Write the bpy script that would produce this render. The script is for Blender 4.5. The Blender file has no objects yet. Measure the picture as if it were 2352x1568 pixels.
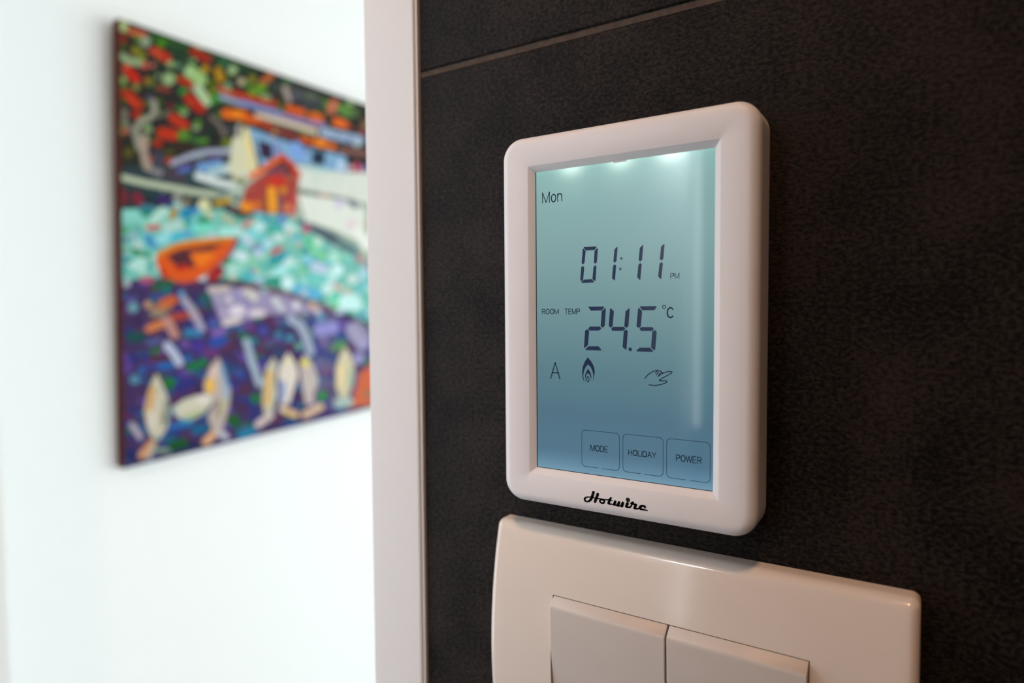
import bpy, bmesh, math, random
import numpy as np
from mathutils import Vector, Matrix

# ------------------------------------------------------------------ camera, world, lights, exposure
sc = bpy.context.scene
COL = sc.collection
CZ = 1.5                       # eye height
CY = -0.201                    # camera stands 20 cm in front of the tiled wall (tile face is Y = 0)
CAM = Vector((0.0, CY, CZ))
FPX = 1490.0                   # focal length in pixels of the 2352 wide frame
YAW, PIT, ROL = 0.563721, 0.046075, -0.00722955


def cam_axes():
    cy, sy, cp, sp = math.cos(YAW), math.sin(YAW), math.cos(PIT), math.sin(PIT)
    f = Vector((-sy * cp, cy * cp, -sp))
    rt = Vector((cy, sy, 0))
    up = rt.cross(f)
    r2 = math.cos(ROL) * rt + math.sin(ROL) * up
    u2 = -math.sin(ROL) * rt + math.cos(ROL) * up
    return r2, u2, f


RT, UP, FW = cam_axes()
cam = bpy.data.cameras.new('camera')
cam.sensor_width = 36.0
cam.lens = FPX / 2352 * 36
cam.clip_start = 0.01
cam.dof.use_dof = True
cam.dof.focus_distance = 0.203
cam.dof.aperture_fstop = 6.2
camo = bpy.data.objects.new('camera', cam)
camo.matrix_world = Matrix.Translation(CAM) @ Matrix((RT, UP, -FW)).transposed().to_4x4()
COL.objects.link(camo)
sc.camera = camo

vs = sc.view_settings
vs.view_transform = 'Standard'
vs.look = 'None'
vs.exposure = 0.0
vs.gamma = 1.0
vs.use_curve_mapping = False

w = bpy.data.worlds.new('world')
w.use_nodes = True
w.node_tree.nodes['Background'].inputs[0].default_value = (0.86, 0.93, 1.0, 1)
w.node_tree.nodes['Background'].inputs[1].default_value = 2.4
sc.world = w


def area(name, loc, aim, sx, sy, power, color):
    l = bpy.data.lights.new(name, 'AREA')
    l.shape = 'RECTANGLE'
    l.size, l.size_y = sx, sy
    l.energy = power
    l.color = color
    o = bpy.data.objects.new(name, l)
    o.location = loc
    o.rotation_euler = (Vector(aim) - Vector(loc)).to_track_quat('-Z', 'Y').to_euler()
    COL.objects.link(o)
    return o


# daylight through the big windows of the room beyond the opening: sky light from above, garden light from below
area('daylight_far_sky', (2.50, 1.95, 1.95), (-1.2, 1.8, 0.4), 2.1, 0.9, 24, (0.82, 0.94, 1.0))
area('daylight_far_garden', (2.50, 1.95, 0.85), (-1.2, 1.8, 2.4), 2.1, 1.1, 19.5, (1.0, 1.0, 0.84))
area('daylight_far_end', (0.75, 3.35, 1.45), (-1.2, 1.7, 1.3), 1.9, 1.9, 33, (0.95, 1.0, 0.98))
# added cool fill, set at an invented window in the left wall beside the tiles
area('added_side_fill', (-0.86, -0.42, 1.45), (0.2, -0.30, 1.4), 0.55, 1.0, 1.9, (0.80, 0.88, 1.0))
# added cool frontal fill, set at an invented high strip window in the back wall
area('added_strip_fill', (-0.70, -2.76, 2.41), (-0.15, 0, 1.4), 0.4, 0.24, 44, (0.84, 0.91, 1.0))
# daylight in the narrow slot window of the back wall
area('daylight_slot_window', (-0.8425, -2.81, 1.60), (-0.8425, 0, 1.60), 0.078, 1.28, 2.4, (0.92, 0.97, 1.0))
# warm downlight in the ceiling over the wall switches
area('downlight_glow', (0.10, -0.66, 2.58), (0.05, -0.35, 0), 0.10, 0.10, 6.6, (1.0, 0.58, 0.34))


# ------------------------------------------------------------------ helpers
def px_ray(px, py):
    return RT * ((px - 1176) / FPX) - UP * ((py - 784) / FPX) + FW


def on_plane(px, py, Y):
    """point of the plane Y seen at a place of the photograph -> (x, z)"""
    r = px_ray(px, py)
    s = (Y - CY) / r.y
    return (r.x * s, CZ + r.z * s)


def srgb(h):
    c = [int(h[i:i + 2], 16) / 255 for i in (0, 2, 4)]
    return tuple((v / 12.92 if v <= .04045 else ((v + .055) / 1.055) ** 2.4) for v in c)


def mat(name, color, rough=0.5, spec=0.5, coat=0.0):
    m = bpy.data.materials.new(name)
    m.use_nodes = True
    b = m.node_tree.nodes['Principled BSDF']
    b.inputs['Base Color'].default_value = (*color, 1)
    b.inputs['Roughness'].default_value = rough
    b.inputs['Specular IOR Level'].default_value = spec
    b.inputs['Coat Weight'].default_value = coat
    return m


def nodes(m):
    nt = m.node_tree
    return nt, nt.nodes['Principled BSDF'], nt.nodes.new, nt.links.new


def mesh_obj(name, verts, faces, m, parent=None, smooth=None, mats=None, fm=None):
    me = bpy.data.meshes.new(name)
    me.from_pydata([tuple(v) for v in verts], [], faces)
    me.materials.append(m)
    if mats:
        for k in mats:
            me.materials.append(k)
        for p, i in zip(me.polygons, fm):
            p.material_index = i
    bm = bmesh.new()
    bm.from_mesh(me)
    bmesh.ops.remove_doubles(bm, verts=bm.verts, dist=1e-6)
    bmesh.ops.recalc_face_normals(bm, faces=bm.faces)
    bm.to_mesh(me)
    bm.free()
    if smooth is not None:
        me.polygons.foreach_set('use_smooth', [True] * len(me.polygons))
        me.set_sharp_from_angle(angle=math.radians(smooth))
    o = bpy.data.objects.new(name, me)
    COL.objects.link(o)
    if parent is not None:
        o.parent = parent
        o.matrix_parent_inverse = Matrix.Translation(-Vector(parent.location)) if parent.parent is None else Matrix.Identity(4)
        if parent.parent is not None:
            o.matrix_parent_inverse = Matrix.Identity(4)
    return o


def empty(name, loc, label, cat, group=None):
    o = bpy.data.objects.new(name, None)
    o.empty_display_size = 0.02
    o.location = loc
    o['label'] = label
    o['category'] = cat
    if group:
        o['group'] = group
    COL.objects.link(o)
    return o


def box_vf(x0, x1, y0, y1, z0, z1, off=0):
    v = [(x0, y0, z0), (x1, y0, z0), (x1, y1, z0), (x0, y1, z0), (x0, y0, z1), (x1, y0, z1), (x1, y1, z1), (x0, y1, z1)]
    f = [(0, 1, 5, 4), (1, 2, 6, 5), (2, 3, 7, 6), (3, 0, 4, 7), (3, 2, 1, 0), (4, 5, 6, 7)]
    return v, [tuple(i + off for i in q) for q in f]


def boxes(name, lst, m, parent=None, bevel=0.0):
    V, F = [], []
    for b in lst:
        v, f = box_vf(*b, off=len(V))
        V += v
        F += f
    o = mesh_obj(name, V, F, m, parent)
    if bevel:
        md = o.modifiers.new('bevel', 'BEVEL')
        md.width = bevel
        md.segments = 3
        md.limit_method = 'ANGLE'
    return o


def struct(o):
    o['kind'] = 'structure'
    return o


def rrect(cx, cz, hw, hh, r, n=12):
    """rounded rectangle loop, the same number of points for every radius"""
    pts = []
    NE = 40
    cs = [(cx + hw - r, cz + hh - r, 0), (cx - hw + r, cz + hh - r, 90), (cx - hw + r, cz - hh + r, 180), (cx + hw - r, cz - hh + r, 270)]
    arcs = []
    for (ax, az, a0) in cs:
        arcs.append([(ax + r * math.cos(math.radians(a0 + 90 * k / n)), az + r * math.sin(math.radians(a0 + 90 * k / n))) for k in range(n + 1)])
    for i in range(4):
        pts += arcs[i]
        a, b = arcs[i][-1], arcs[(i + 1) % 4][0]
        for k in range(1, NE):
            t = k / NE
            pts.append((a[0] + (b[0] - a[0]) * t, a[1] + (b[1] - a[1]) * t))
    return pts


def loft(loops):
    V, F = [], []
    n = len(loops[0])
    for L in loops:
        V += L
    for a in range(len(loops) - 1):
        for i in range(n):
            j = (i + 1) % n
            F.append((a * n + i, a * n + j, (a + 1) * n + j, (a + 1) * n + i))
    return V, F


# ------------------------------------------------------------------ materials
plaster = mat('white_plaster', (0.86, 0.86, 0.85), 0.85, 0.3)
nt, bs, nn, ln = nodes(plaster)
no = nn('ShaderNodeTexNoise'); no.inputs['Scale'].default_value = 90
bu = nn('ShaderNodeBump'); bu.inputs['Strength'].default_value = 0.05
ln(no.outputs['Fac'], bu.inputs['Height']); ln(bu.outputs['Normal'], bs.inputs['Normal'])
dimwall = mat('taupe_paint', (0.30, 0.235, 0.195), 0.8, 0.3)
ceilm = mat('ceiling_paint', (0.75, 0.73, 0.70), 0.9, 0.2)
floorm = mat('floor_boards', (0.30, 0.20, 0.13), 0.45, 0.4)
nt, bs, nn, ln = nodes(floorm)
tc = nn('ShaderNodeTexCoord')
br = nn('ShaderNodeTexBrick'); br.inputs['Scale'].default_value = 1.0
br.inputs['Brick Width'].default_value = 1.2; br.inputs['Row Height'].default_value = 0.14; br.inputs['Mortar Size'].default_value = 0.003
br.inputs['Color1'].default_value = (0.30, 0.20, 0.13, 1); br.inputs['Color2'].default_value = (0.25, 0.16, 0.10, 1)
br.inputs['Mortar'].default_value = (0.08, 0.05, 0.03, 1)
ln(tc.outputs['Object'], br.inputs['Vector']); ln(br.outputs['Color'], bs.inputs['Base Color'])
trimm = mat('trim_paint', (0.71, 0.685, 0.665), 0.4, 0.45)
caulk = mat('caulk', (0.80, 0.76, 0.73), 0.6, 0.4)

tilem = mat('slate_tile', (0.02, 0.016, 0.014), 0.55, 0.12)
nt, bs, nn, ln = nodes(tilem)
tc = nn('ShaderNodeTexCoord')
mp = nn('ShaderNodeMapping'); mp.inputs['Scale'].default_value = (0.7, 1.0, 1.0)
ln(tc.outputs['Object'], mp.inputs['Vector'])
n1 = nn('ShaderNodeTexNoise'); n1.inputs['Scale'].default_value = 950; n1.inputs['Detail'].default_value = 4; n1.inputs['Roughness'].default_value = 0.72
n2 = nn('ShaderNodeTexNoise'); n2.inputs['Scale'].default_value = 45; n2.inputs['Detail'].default_value = 6
ln(mp.outputs[0], n1.inputs['Vector']); ln(tc.outputs['Object'], n2.inputs['Vector'])
rp = nn('ShaderNodeValToRGB')
rp.color_ramp.elements[0].position = 0.43; rp.color_ramp.elements[0].color = (0.001, 0.0008, 0.0008, 1)
rp.color_ramp.elements[1].position = 0.60; rp.color_ramp.elements[1].color = (0.030, 0.021, 0.017, 1)
mx = nn('ShaderNodeMath'); mx.operation = 'MULTIPLY_ADD'; mx.inputs[1].default_value = 0.75
m2 = nn('ShaderNodeMath'); m2.operation = 'MULTIPLY'; m2.inputs[1].default_value = 0.25
ln(n2.outputs['Fac'], m2.inputs[0]); ln(n1.outputs['Fac'], mx.inputs[0]); ln(m2.outputs[0], mx.inputs[2])
ln(mx.outputs[0], rp.inputs['Fac']); ln(rp.outputs['Color'], bs.inputs['Base Color'])
bu = nn('ShaderNodeBump'); bu.inputs['Strength'].default_value = 0.6; bu.inputs['Distance'].default_value = 0.0006
ln(n1.outputs['Fac'], bu.inputs['Height']); ln(bu.outputs['Normal'], bs.inputs['Normal'])
groutm = mat('grout', (0.085, 0.062, 0.05), 0.9, 0.2)
nt, bs, nn, ln = nodes(groutm)
n1 = nn('ShaderNodeTexNoise'); n1.inputs['Scale'].default_value = 500; n1.inputs['Detail'].default_value = 4
rp = nn('ShaderNodeValToRGB'); rp.color_ramp.elements[0].color = (0.035, 0.025, 0.019, 1); rp.color_ramp.elements[1].color = (0.12, 0.09, 0.07, 1)
tc = nn('ShaderNodeTexCoord'); ln(tc.outputs['Object'], n1.inputs['Vector']); ln(n1.outputs['Fac'], rp.inputs['Fac']); ln(rp.outputs['Color'], bs.inputs['Base Color'])

plastic = mat('satin_white_plastic', (0.80, 0.77, 0.77), 0.42, 0.45)
gloss_plastic = mat('glossy_white_plastic', (0.74, 0.655, 0.58), 0.10, 0.5)
rocker_plastic_shaded = mat('satin_switch_plastic_shaded', (0.62, 0.56, 0.51), 0.42, 0.4)  # darker than the plate: shade of the down-tilted rockers put into the colour
blackp = mat('black_plastic', (0.01, 0.01, 0.012), 0.5, 0.3)
inkm = mat('black_ink', (0.006, 0.005, 0.005), 0.6, 0.2)
lcdink = mat('lcd_segment', (0.002, 0.020, 0.085), 0.15, 0.5)
lcdthin = mat('lcd_thin_segment', (0.018, 0.070, 0.120), 0.15, 0.5)
lcdfaint = mat('lcd_faint_segment', (0.075, 0.17, 0.21), 0.15, 0.5)

# ------------------------------------------------------------------ setting
TX = -0.1695                    # left end of the tiled wall
GZ0, GZ1 = CZ + 0.0923, CZ + 0.0945   # horizontal tile joint
WT = 0.11                       # wall thickness
XR, YB, YF, HC = 2.6, -2.8, 3.4, 2.6
TOP2 = GZ1 + 0.60


def tile_slab(x0, x1, z0, z1, off):
    b = 0.0006
    v = [(x0, 0.012, z0), (x1, 0.012, z0), (x1, 0.012, z1), (x0, 0.012, z1),
         (x0, b, z0), (x1, b, z0), (x1, b, z1), (x0, b, z1),
         (x0 + b, 0, z0 + b), (x1 - b, 0, z0 + b), (x1 - b, 0, z1 - b), (x0 + b, 0, z1 - b)]
    f = []
    for k in range(4):
        j = (k + 1) % 4
        f += [(k, j, 4 + j, 4 + k), (4 + k, 4 + j, 8 + j, 8 + k)]
    f.append((8, 9, 10, 11))
    return v, [tuple(i + off for i in q) for q in f]


V, F, FM = [], [], []
rows = [(GZ0 - 1.2 - 0.0022, GZ0 - 0.6 - 0.0022), (GZ0 - 0.6, GZ0), (GZ1, GZ1 + 0.3 - 0.0022 + 0.3), (TOP2 + 0.0022, HC)]
rows.insert(0, (0.0, GZ0 - 1.2 - 0.0044))
for (z0, z1) in rows:
    x = TX + 0.0004
    for k in range(4):
        x1 = min(x + 0.9, XR)
        if x1 - x > 0.01:
            v, f = tile_slab(x, x1, z0, z1, len(V))
            V += v; F += f; FM += [0] * len(f)
        x = x1 + 0.002
v, f = box_vf(TX, XR, 0.0007, WT, 0, HC, len(V))
V += v; F += f; FM += [1] * len(f)
struct(mesh_obj('wall_tiled', V, F, tilem, mats=[groutm], fm=FM))

# door-opening trim: painted jamb board standing 2.6 mm proud of the tiles
struct(boxes('trim_1', [(-0.197 - 0.0005, TX - 0.0008, -0.0022, WT + 0.0022, 0, HC)], trimm, bevel=0.0012))
struct(boxes('trim_2', [(TX - 0.0010, TX, -0.0010, 0.01, 0, HC)], caulk, bevel=0.0003))

# left wall with the painting: yawed 3 degrees
AW = -0.0535843
wu = Vector((math.sin(AW), math.cos(AW), 0))
wn = Vector((math.cos(AW), -math.sin(AW), 0))     # out of the wall, into the room
TILT, LEAN = 0.0338868, 0.015
PX0 = -1.22                                          # x of the painting's near bottom corner
r = px_ray(287, 1075)
PBL = CAM + r * (PX0 / r.x)
CD = 0.022                                           # canvas depth
Zl = (Vector((0, 0, 1)) + LEAN * wn).normalized()
U = (math.cos(TILT) * wu + math.sin(TILT) * Vector((0, 0, 1)))
N = U.cross(Zl).normalized()
if N.dot(wn) < 0:
    N = -N
r = px_ray(275, 43)
PTL = CAM + r * ((PBL - CAM).dot(N) / r.dot(N))
Wv = (PTL - PBL).normalized()
PH = (PTL - PBL).length
PWD = PH * 1.12
wall0 = PBL - N * CD - wn * 0.004                    # a point of the wall surface


def wallpt(t, z, d=0.0):
    """t metres along the left wall from the painting's near edge, d out of the wall"""
    p = Vector((wall0.x, wall0.y, 0)) + wu * t + wn * d
    return Vector((p.x, p.y, z))


def wallbox(t0, t1, z0, z1, d0, d1):
    V = [wallpt(t, z, d) for z in (z0, z1) for (t, d) in ((t0, d0), (t1, d0), (t1, d1), (t0, d1))]
    return V, [(0, 1, 5, 4), (1, 2, 6, 5), (2, 3, 7, 6), (3, 0, 4, 7), (3, 2, 1, 0), (4, 5, 6, 7)]


# a nib wall stands nearer than the painting's wall and carries the added side window
yf_t = (YF - wall0.y) / wu.y
t_nib = (0.02 - wall0.y) / wu.y
V, F = wallbox(t_nib, yf_t, 0, HC, 0, -0.1)
struct(mesh_obj('wall_left', V, F, plaster))
NX = -0.90
rr = px_ray(8, 1200)
NY = CY + rr.y * NX / rr.x
struct(boxes('wall_left_nib', [(NX - 0.5, NX, -0.06, NY, 0, HC), (NX - 0.1, NX, YB, -0.74, 0, HC), (NX - 0.1, NX, -0.74, -0.06, 0, 0.85), (NX - 0.1, NX, -0.74, -0.06, 2.05, HC)], plaster))
added_sidewin = struct(boxes('window_3', [(NX - .07, NX - .03, -0.74, -0.70, .85, 2.05), (NX - .07, NX - .03, -0.10, -0.06, .85, 2.05), (NX - .07, NX - .03, -0.70, -0.10, .85, .89), (NX - .07, NX - .03, -0.70, -0.10, 2.01, 2.05)], trimm))  # added window, made up to carry the cool side fill

XL = -1.62
struct(boxes('floor', [(XL, XR, YB, 0.0, -0.05, 0)], floorm))
struct(boxes('floor_far', [(XL, XR, 0.0, YF, -0.05, 0)], mat('pale_floor_tile', (0.55, 0.58, 0.62), 0.4, 0.4)))
struct(boxes('ceiling', [(XL, XR, YB, YF, HC, HC + 0.05)], ceilm))
# back wall with a narrow glazed slot, right walls
SX0, SX1 = -0.885, -0.800
HX0, HX1, HZ0, HZ1 = -0.92, -0.48, 2.28, 2.54  # opening of the high strip window, added for the cool frontal fill
TB = 0.03
struct(boxes('wall_back', [(XL, SX0, YB - TB, YB, 0, HZ0), (SX0, SX1, YB - TB, YB, 0, 0.95), (SX0, SX1, YB - TB, YB, 2.25, HZ0),
                           (SX1, XR, YB - TB, YB, 0, HZ0),
                           (XL, HX0, YB - TB, YB, HZ0, HC), (HX1, XR, YB - TB, YB, HZ0, HC), (HX0, HX1, YB - TB, YB, HZ1, HC)], dimwall))
struct(boxes('wall_right', [(XR, XR + 0.1, YB, WT, 0, HC)], dimwall))
struct(boxes('wall_right_far', [(XR, XR + 0.1, WT, 0.45, 0, HC), (XR, XR + 0.1, 3.05, YF, 0, HC), (XR, XR + 0.1, 0.45, 3.05, 0, 0.25), (XR, XR + 0.1, 0.45, 3.05, 2.45, HC)], plaster))
struct(boxes('wall_partition', [(TX, XR, WT, WT + 0.02, 0, HC)], plaster))
fw_ = struct(boxes('window_4', [(XR + .03, XR + .07, 0.45, 0.50, .25, 2.45), (XR + .03, XR + .07, 3.0, 3.05, .25, 2.45), (XR + .03, XR + .07, 1.72, 1.78, .25, 2.45), (XR + .03, XR + .07, 0.5, 3.0, .25, .30), (XR + .03, XR + .07, .5, 3.0, 2.4, 2.45)], trimm))
struct(boxes('wall_added_blocker', [(-0.34, XR, -1.12, -1.0, 0, HC)], dimwall))  # unseen wall added to cut the strip fill off towards the right
# far wall with a window opening
FX0, FX1 = -0.3, 1.8
struct(boxes('wall_far', [(XL, FX0, YF, YF + 0.1, 0, HC), (FX1, XR, YF, YF + 0.1, 0, HC), (FX0, FX1, YF, YF + 0.1, 0, 0.4), (FX0, FX1, YF, YF + 0.1, 2.45, HC)], plaster))
glass = mat('glass', (0.9, 0.95, 0.95), 0.05, 0.5)
glass.node_tree.nodes['Principled BSDF'].inputs['Transmission Weight'].default_value = 1.0
for k, (x0, x1, z0, z1, y, fr) in enumerate(((SX0, SX1, 0.95, 2.25, YB - 0.04, 0.003), (FX0, FX1, 0.4, 2.45, YF + 0.05, 0.05), (None,) * 6, (None,) * 6, (HX0, HX1, HZ0, HZ1, YB - 0.06, 0.02))):  # last entry is the added strip window
    if x0 is None:
        continue
    wf = struct(boxes('window_%d' % (k + 1), [(x0, x0 + fr, y - .02, y + .02, z0, z1), (x1 - fr, x1, y - .02, y + .02, z0, z1), (x0 + fr, x1 - fr, y - .02, y + .02, z0, z0 + fr), (x0 + fr, x1 - fr, y - .02, y + .02, z1 - fr, z1)], trimm))
    boxes('pane', [(x0 + fr, x1 - fr, y - .003, y + .003, z0 + fr, z1 - fr)], glass, wf)

boxes('pane', [(NX - .053, NX - .047, -0.70, -0.10, .89, 2.01)], glass, added_sidewin)

boxes('pane', [(XR + .045, XR + .053, .5, 1.72, .3, 2.4), (XR + .045, XR + .053, 1.78, 3.0, .3, 2.4)], glass, fw_)
# downlight fitting
dl = empty('ceiling_downlight', (0.10, -1.0, HC), 'small square white downlight recessed in the ceiling', 'light')
boxes('trim_ring', [(0.03, 0.048, -1.07, -0.93, HC - 0.006, HC - 0.001), (0.152, 0.17, -1.07, -0.93, HC - 0.006, HC - 0.001), (0.048, 0.152, -1.07, -1.052, HC - 0.006, HC - 0.001), (0.048, 0.152, -0.948, -0.93, HC - 0.006, HC - 0.001)], trimm, dl)

# ------------------------------------------------------------------ thermostat
YFr = CY + 0.185        # front face of the bezel
YSc = CY + 0.1868       # screen face
TCX, TCZ = -0.0794, CZ - 0.0034
th = empty('touch_thermostat', (TCX, 0, TCZ - 0.061), 'white touchscreen thermostat with a lit blue-green screen on the dark tile wall', 'thermostat')
HW, HH, CR = 0.0418, 0.0610, 0.0072
BV = 0.0034


def lp(inset, y, r=None):
    rad = max(0.0002, (CR - inset) if r is None else r)
    return [(x, y, z) for (x, z) in rrect(TCX, TCZ, HW - inset, HH - inset, rad)]


loops = [lp(0.0006, -0.0026), lp(0.0, -0.0032), lp(0.0, YFr + BV)]
for k in range(1, 9):
    a = math.radians(90 * k / 8)
    loops.append(lp(BV * (1 - math.cos(a)), YFr + BV - BV * math.sin(a)))
ow, oh = 0.03105, 0.05065
iw, ih = 0.02925, 0.04890


def lp2(hw, hh, y, r):
    return [(x, y, z) for (x, z) in rrect(TCX + 0.0002, TCZ + 0.0001, hw, hh, r)]


loops.append(lp2(ow + 0.0003, oh + 0.0003, YFr, 0.0004))
loops.append(lp2(ow, oh, YFr + 0.00012, 0.0003))
loops.append(lp2(iw, ih, YSc - 0.0002, 0.0002))
loops.append(lp2(iw, ih, YSc + 0.0012, 0.0002))
V, F = loft(loops)
bezel = mesh_obj('bezel', V, F, plastic, th, smooth=35)
# rear housing, set back from the bezel's outline
V, F = loft([[(x, -0.0032, z) for (x, z) in rrect(TCX, TCZ, HW - 0.0012, HH - 0.0012, 0.006)], [(x, 0.0, z) for (x, z) in rrect(TCX, TCZ, HW - 0.0012, HH - 0.0012, 0.006)]])
mesh_obj('rear_housing', V, F, plastic, th, smooth=35)

# screen glass with backlight
scr = bpy.data.materials.new('backlit_lcd')
scr.use_nodes = True
nt, bs, nn, ln = nodes(scr)
bs.inputs['Base Color'].default_value = (0.01, 0.02, 0.022, 1)
bs.inputs['Roughness'].default_value = 0.05
bs.inputs['Specular IOR Level'].default_value = 0.5
tc = nn('ShaderNodeTexCoord')
sep = nn('ShaderNodeSeparateXYZ')
ln(tc.outputs['Object'], sep.inputs[0])


def M2(op, a, b=None, c=None):
    n = nn('ShaderNodeMath')
    n.operation = op
    for i, v in enumerate((a, b, c)):
        if v is None:
            continue
        if isinstance(v, (int, float)):
            n.inputs[i].default_value = v
        else:
            ln(v, n.inputs[i])
    return n.outputs[0]


hz = M2('DIVIDE', M2('SUBTRACT', sep.outputs['Z'], TCZ - ih), 2 * ih)       # 0 bottom .. 1 top
rp = nn('ShaderNodeValToRGB')
cr = rp.color_ramp
stops = [(0.0, '7094a8'), (0.03, '5c829a'), (0.07, '4c6e84'), (0.20, '4a6c7e'), (0.35, '557882'), (0.55, '6a8c90'), (0.75, '7c9e9f'), (0.92, '82a8a6'), (0.985, '86b0ac'), (1.0, '8cbcb6')]
cr.elements[0].position = 0; cr.elements[0].color = (*srgb(stops[0][1]), 1)
cr.elements[1].position = 1; cr.elements[1].color = (*srgb(stops[-1][1]), 1)
for p, c in stops[1:-1]:
    e = cr.elements.new(p)
    e.color = (*srgb(c), 1)
ln(hz, rp.inputs['Fac'])
led = None
for px in (1313, 1425, 1540):
    lx = on_plane(px, 385, YSc)[0]
    dx = M2('DIVIDE', M2('SUBTRACT', sep.outputs['X'], lx), 0.0040)
    dz = M2('DIVIDE', M2('SUBTRACT', sep.outputs['Z'], TCZ + ih + 0.0006), 0.0028)
    d2 = M2('ADD', M2('MULTIPLY', dx, dx), M2('MULTIPLY', dz, dz))
    g = M2('POWER', 2.718, M2('MULTIPLY', d2, -1.0))
    d3 = M2('ADD', M2('MULTIPLY', M2('MULTIPLY', dx, dx), 0.35), M2('MULTIPLY', M2('MULTIPLY', dz, dz), 0.10))
    g2 = M2('MULTIPLY', M2('POWER', 2.718, M2('MULTIPLY', d3, -1.0)), 0.16)
    g = M2('ADD', g, g2)
    led = g if led is None else M2('ADD', led, g)
mixc = nn('ShaderNodeMix'); mixc.data_type = 'RGBA'; mixc.blend_type = 'MIX'; mixc.clamp_factor = True
ln(led, mixc.inputs['Factor']); ln(rp.outputs['Color'], mixc.inputs['A'])
mixc.inputs['B'].default_value = (*srgb('dcfff4'), 1)
ln(mixc.outputs['Result'], bs.inputs['Emission Color'])
bs.inputs['Emission Strength'].default_value = 1.0
sx0, sx1 = TCX + 0.0002 - iw, TCX + 0.0002 + iw
sz0, sz1 = TCZ + 0.0001 - ih, TCZ + 0.0001 + ih
screen = boxes('screen', [(sx0 + 0.00025, sx1, YSc, YSc + 0.0008, sz0 + 0.0002, sz1)], scr, th)
boxes('gasket', [(sx0, sx0 + 0.00022, YSc - 0.0001, YSc + 0.0009, sz0, sz1), (sx0 + .00022, sx1, YSc - 0.0001, YSc + 0.0009, sz0, sz0 + 0.00017)], blackp, th)
a, b = on_plane(1409, 366, YSc - .0002), on_plane(1439, 366, YSc - .0002)
boxes('screen_tab', [(a[0], b[0], YSc - 0.0003, YSc - 0.0001, sz1 - 0.00045, sz1)], plastic, th)

YT = YSc - 0.00004      # printed and liquid-crystal marks lie on the screen face


def polys_obj(name, polys, m, parent, Y, thick=0.00002):
    V, F = [], []
    for P in polys:
        i = len(V)
        V += [(x, Y, z) for (x, z) in P]
        F.append(tuple(range(i, len(V))))
    me = bpy.data.meshes.new(name)
    me.from_pydata(V, [], F)
    me.materials.append(m)
    o = bpy.data.objects.new(name, me)
    COL.objects.link(o)
    o.parent = parent
    if parent.parent is None:
        o.matrix_parent_inverse = Matrix.Translation(-Vector(parent.location))
    return o


def disc(cx, cz, r, n=16):
    return [(cx + r * math.cos(2 * math.pi * k / n), cz + r * math.sin(2 * math.pi * k / n)) for k in range(n)]


def ribbon(pts, w0, closed=False, caps=True):
    """stroke of a pen: quads with round joints; w0 number or list"""
    out = []
    n = len(pts)
    ws = w0 if isinstance(w0, (list, tuple)) else [w0] * n
    seg = [(i, (i + 1) % n) for i in range(n if closed else n - 1)]
    for i, j in seg:
        (ax, az), (bx, bz) = pts[i], pts[j]
        dx, dz = bx - ax, bz - az
        L = math.hypot(dx, dz)
        if L < 1e-9:
            continue
        nx, nz = -dz / L, dx / L
        out.append([(ax + nx * ws[i] / 2, az + nz * ws[i] / 2), (bx + nx * ws[j] / 2, bz + nz * ws[j] / 2), (bx - nx * ws[j] / 2, bz - nz * ws[j] / 2), (ax - nx * ws[i] / 2, az - nz * ws[i] / 2)])
    for i in range(n):
        if closed or (0 < i < n - 1) or caps:
            out.append(disc(*pts[i], ws[i] / 2, 12))
    return out


def el(cx, cy, rx, ry, a0=0, a1=360, n=22):
    return [(cx + rx * math.cos(math.radians(a0 + (a1 - a0) * k / n)), cy + ry * math.sin(math.radians(a0 + (a1 - a0) * k / n))) for k in range(n + 1)]


GLY = {   # letter: (advance width, strokes in a cap-height 1 box)
    'M': (.86, [[(.03, 0), (.03, 1), (.43, .02), (.83, 1), (.83, 0)]]),
    'O': (.80, [el(.40, .5, .37, .5)]),
    'R': (.72, [[(.03, 0), (.03, 1), (.42, 1)] + el(.42, .74, .24, .26, 90, -90, 8) + [(.03, .48)], [(.38, .48), (.66, 0)]]),
    'T': (.64, [[(0, 1), (.62, 1)], [(.31, 1), (.31, 0)]]),
    'E': (.64, [[(.60, 0), (.03, 0), (.03, 1), (.58, 1)], [(.03, .52), (.54, .52)]]),
    'P': (.66, [[(.03, 0), (.03, 1), (.38, 1)] + el(.38, .73, .24, .27, 90, -90, 8) + [(.03, .46)]]),
    'C': (.74, [el(.38, .5, .35, .5, 42, 318)]),
    'D': (.74, [[(.03, 0), (.03, 1), (.34, 1)] + el(.34, .5, .35, .5, 90, -90, 12) + [(.03, 0)]]),
    'H': (.74, [[(.03, 0), (.03, 1)], [(.67, 0), (.67, 1)], [(.03, .52), (.67, .52)]]),
    'L': (.56, [[(.03, 1), (.03, 0), (.54, 0)]]),
    'I': (.10, [[(.04, 0), (.04, 1)]]),
    'A': (.70, [[(0, 0), (.34, 1), (.68, 0)], [(.12, .36), (.56, .36)]]),
    'Y': (.68, [[(0, 1), (.34, .45), (.68, 1)], [(.34, .45), (.34, 0)]]),
    'W': (.98, [[(0, 1), (.24, 0), (.49, .98), (.74, 0), (.98, 1)]]),
    'o': (.58, [el(.29, .36, .25, .37)]),
    'n': (.54, [[(.03, 0), (.03, .73)], [(.03, .50)] + el(.26, .50, .22, .23, 160, 0, 8) + [(.48, 0)]]),
}


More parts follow.
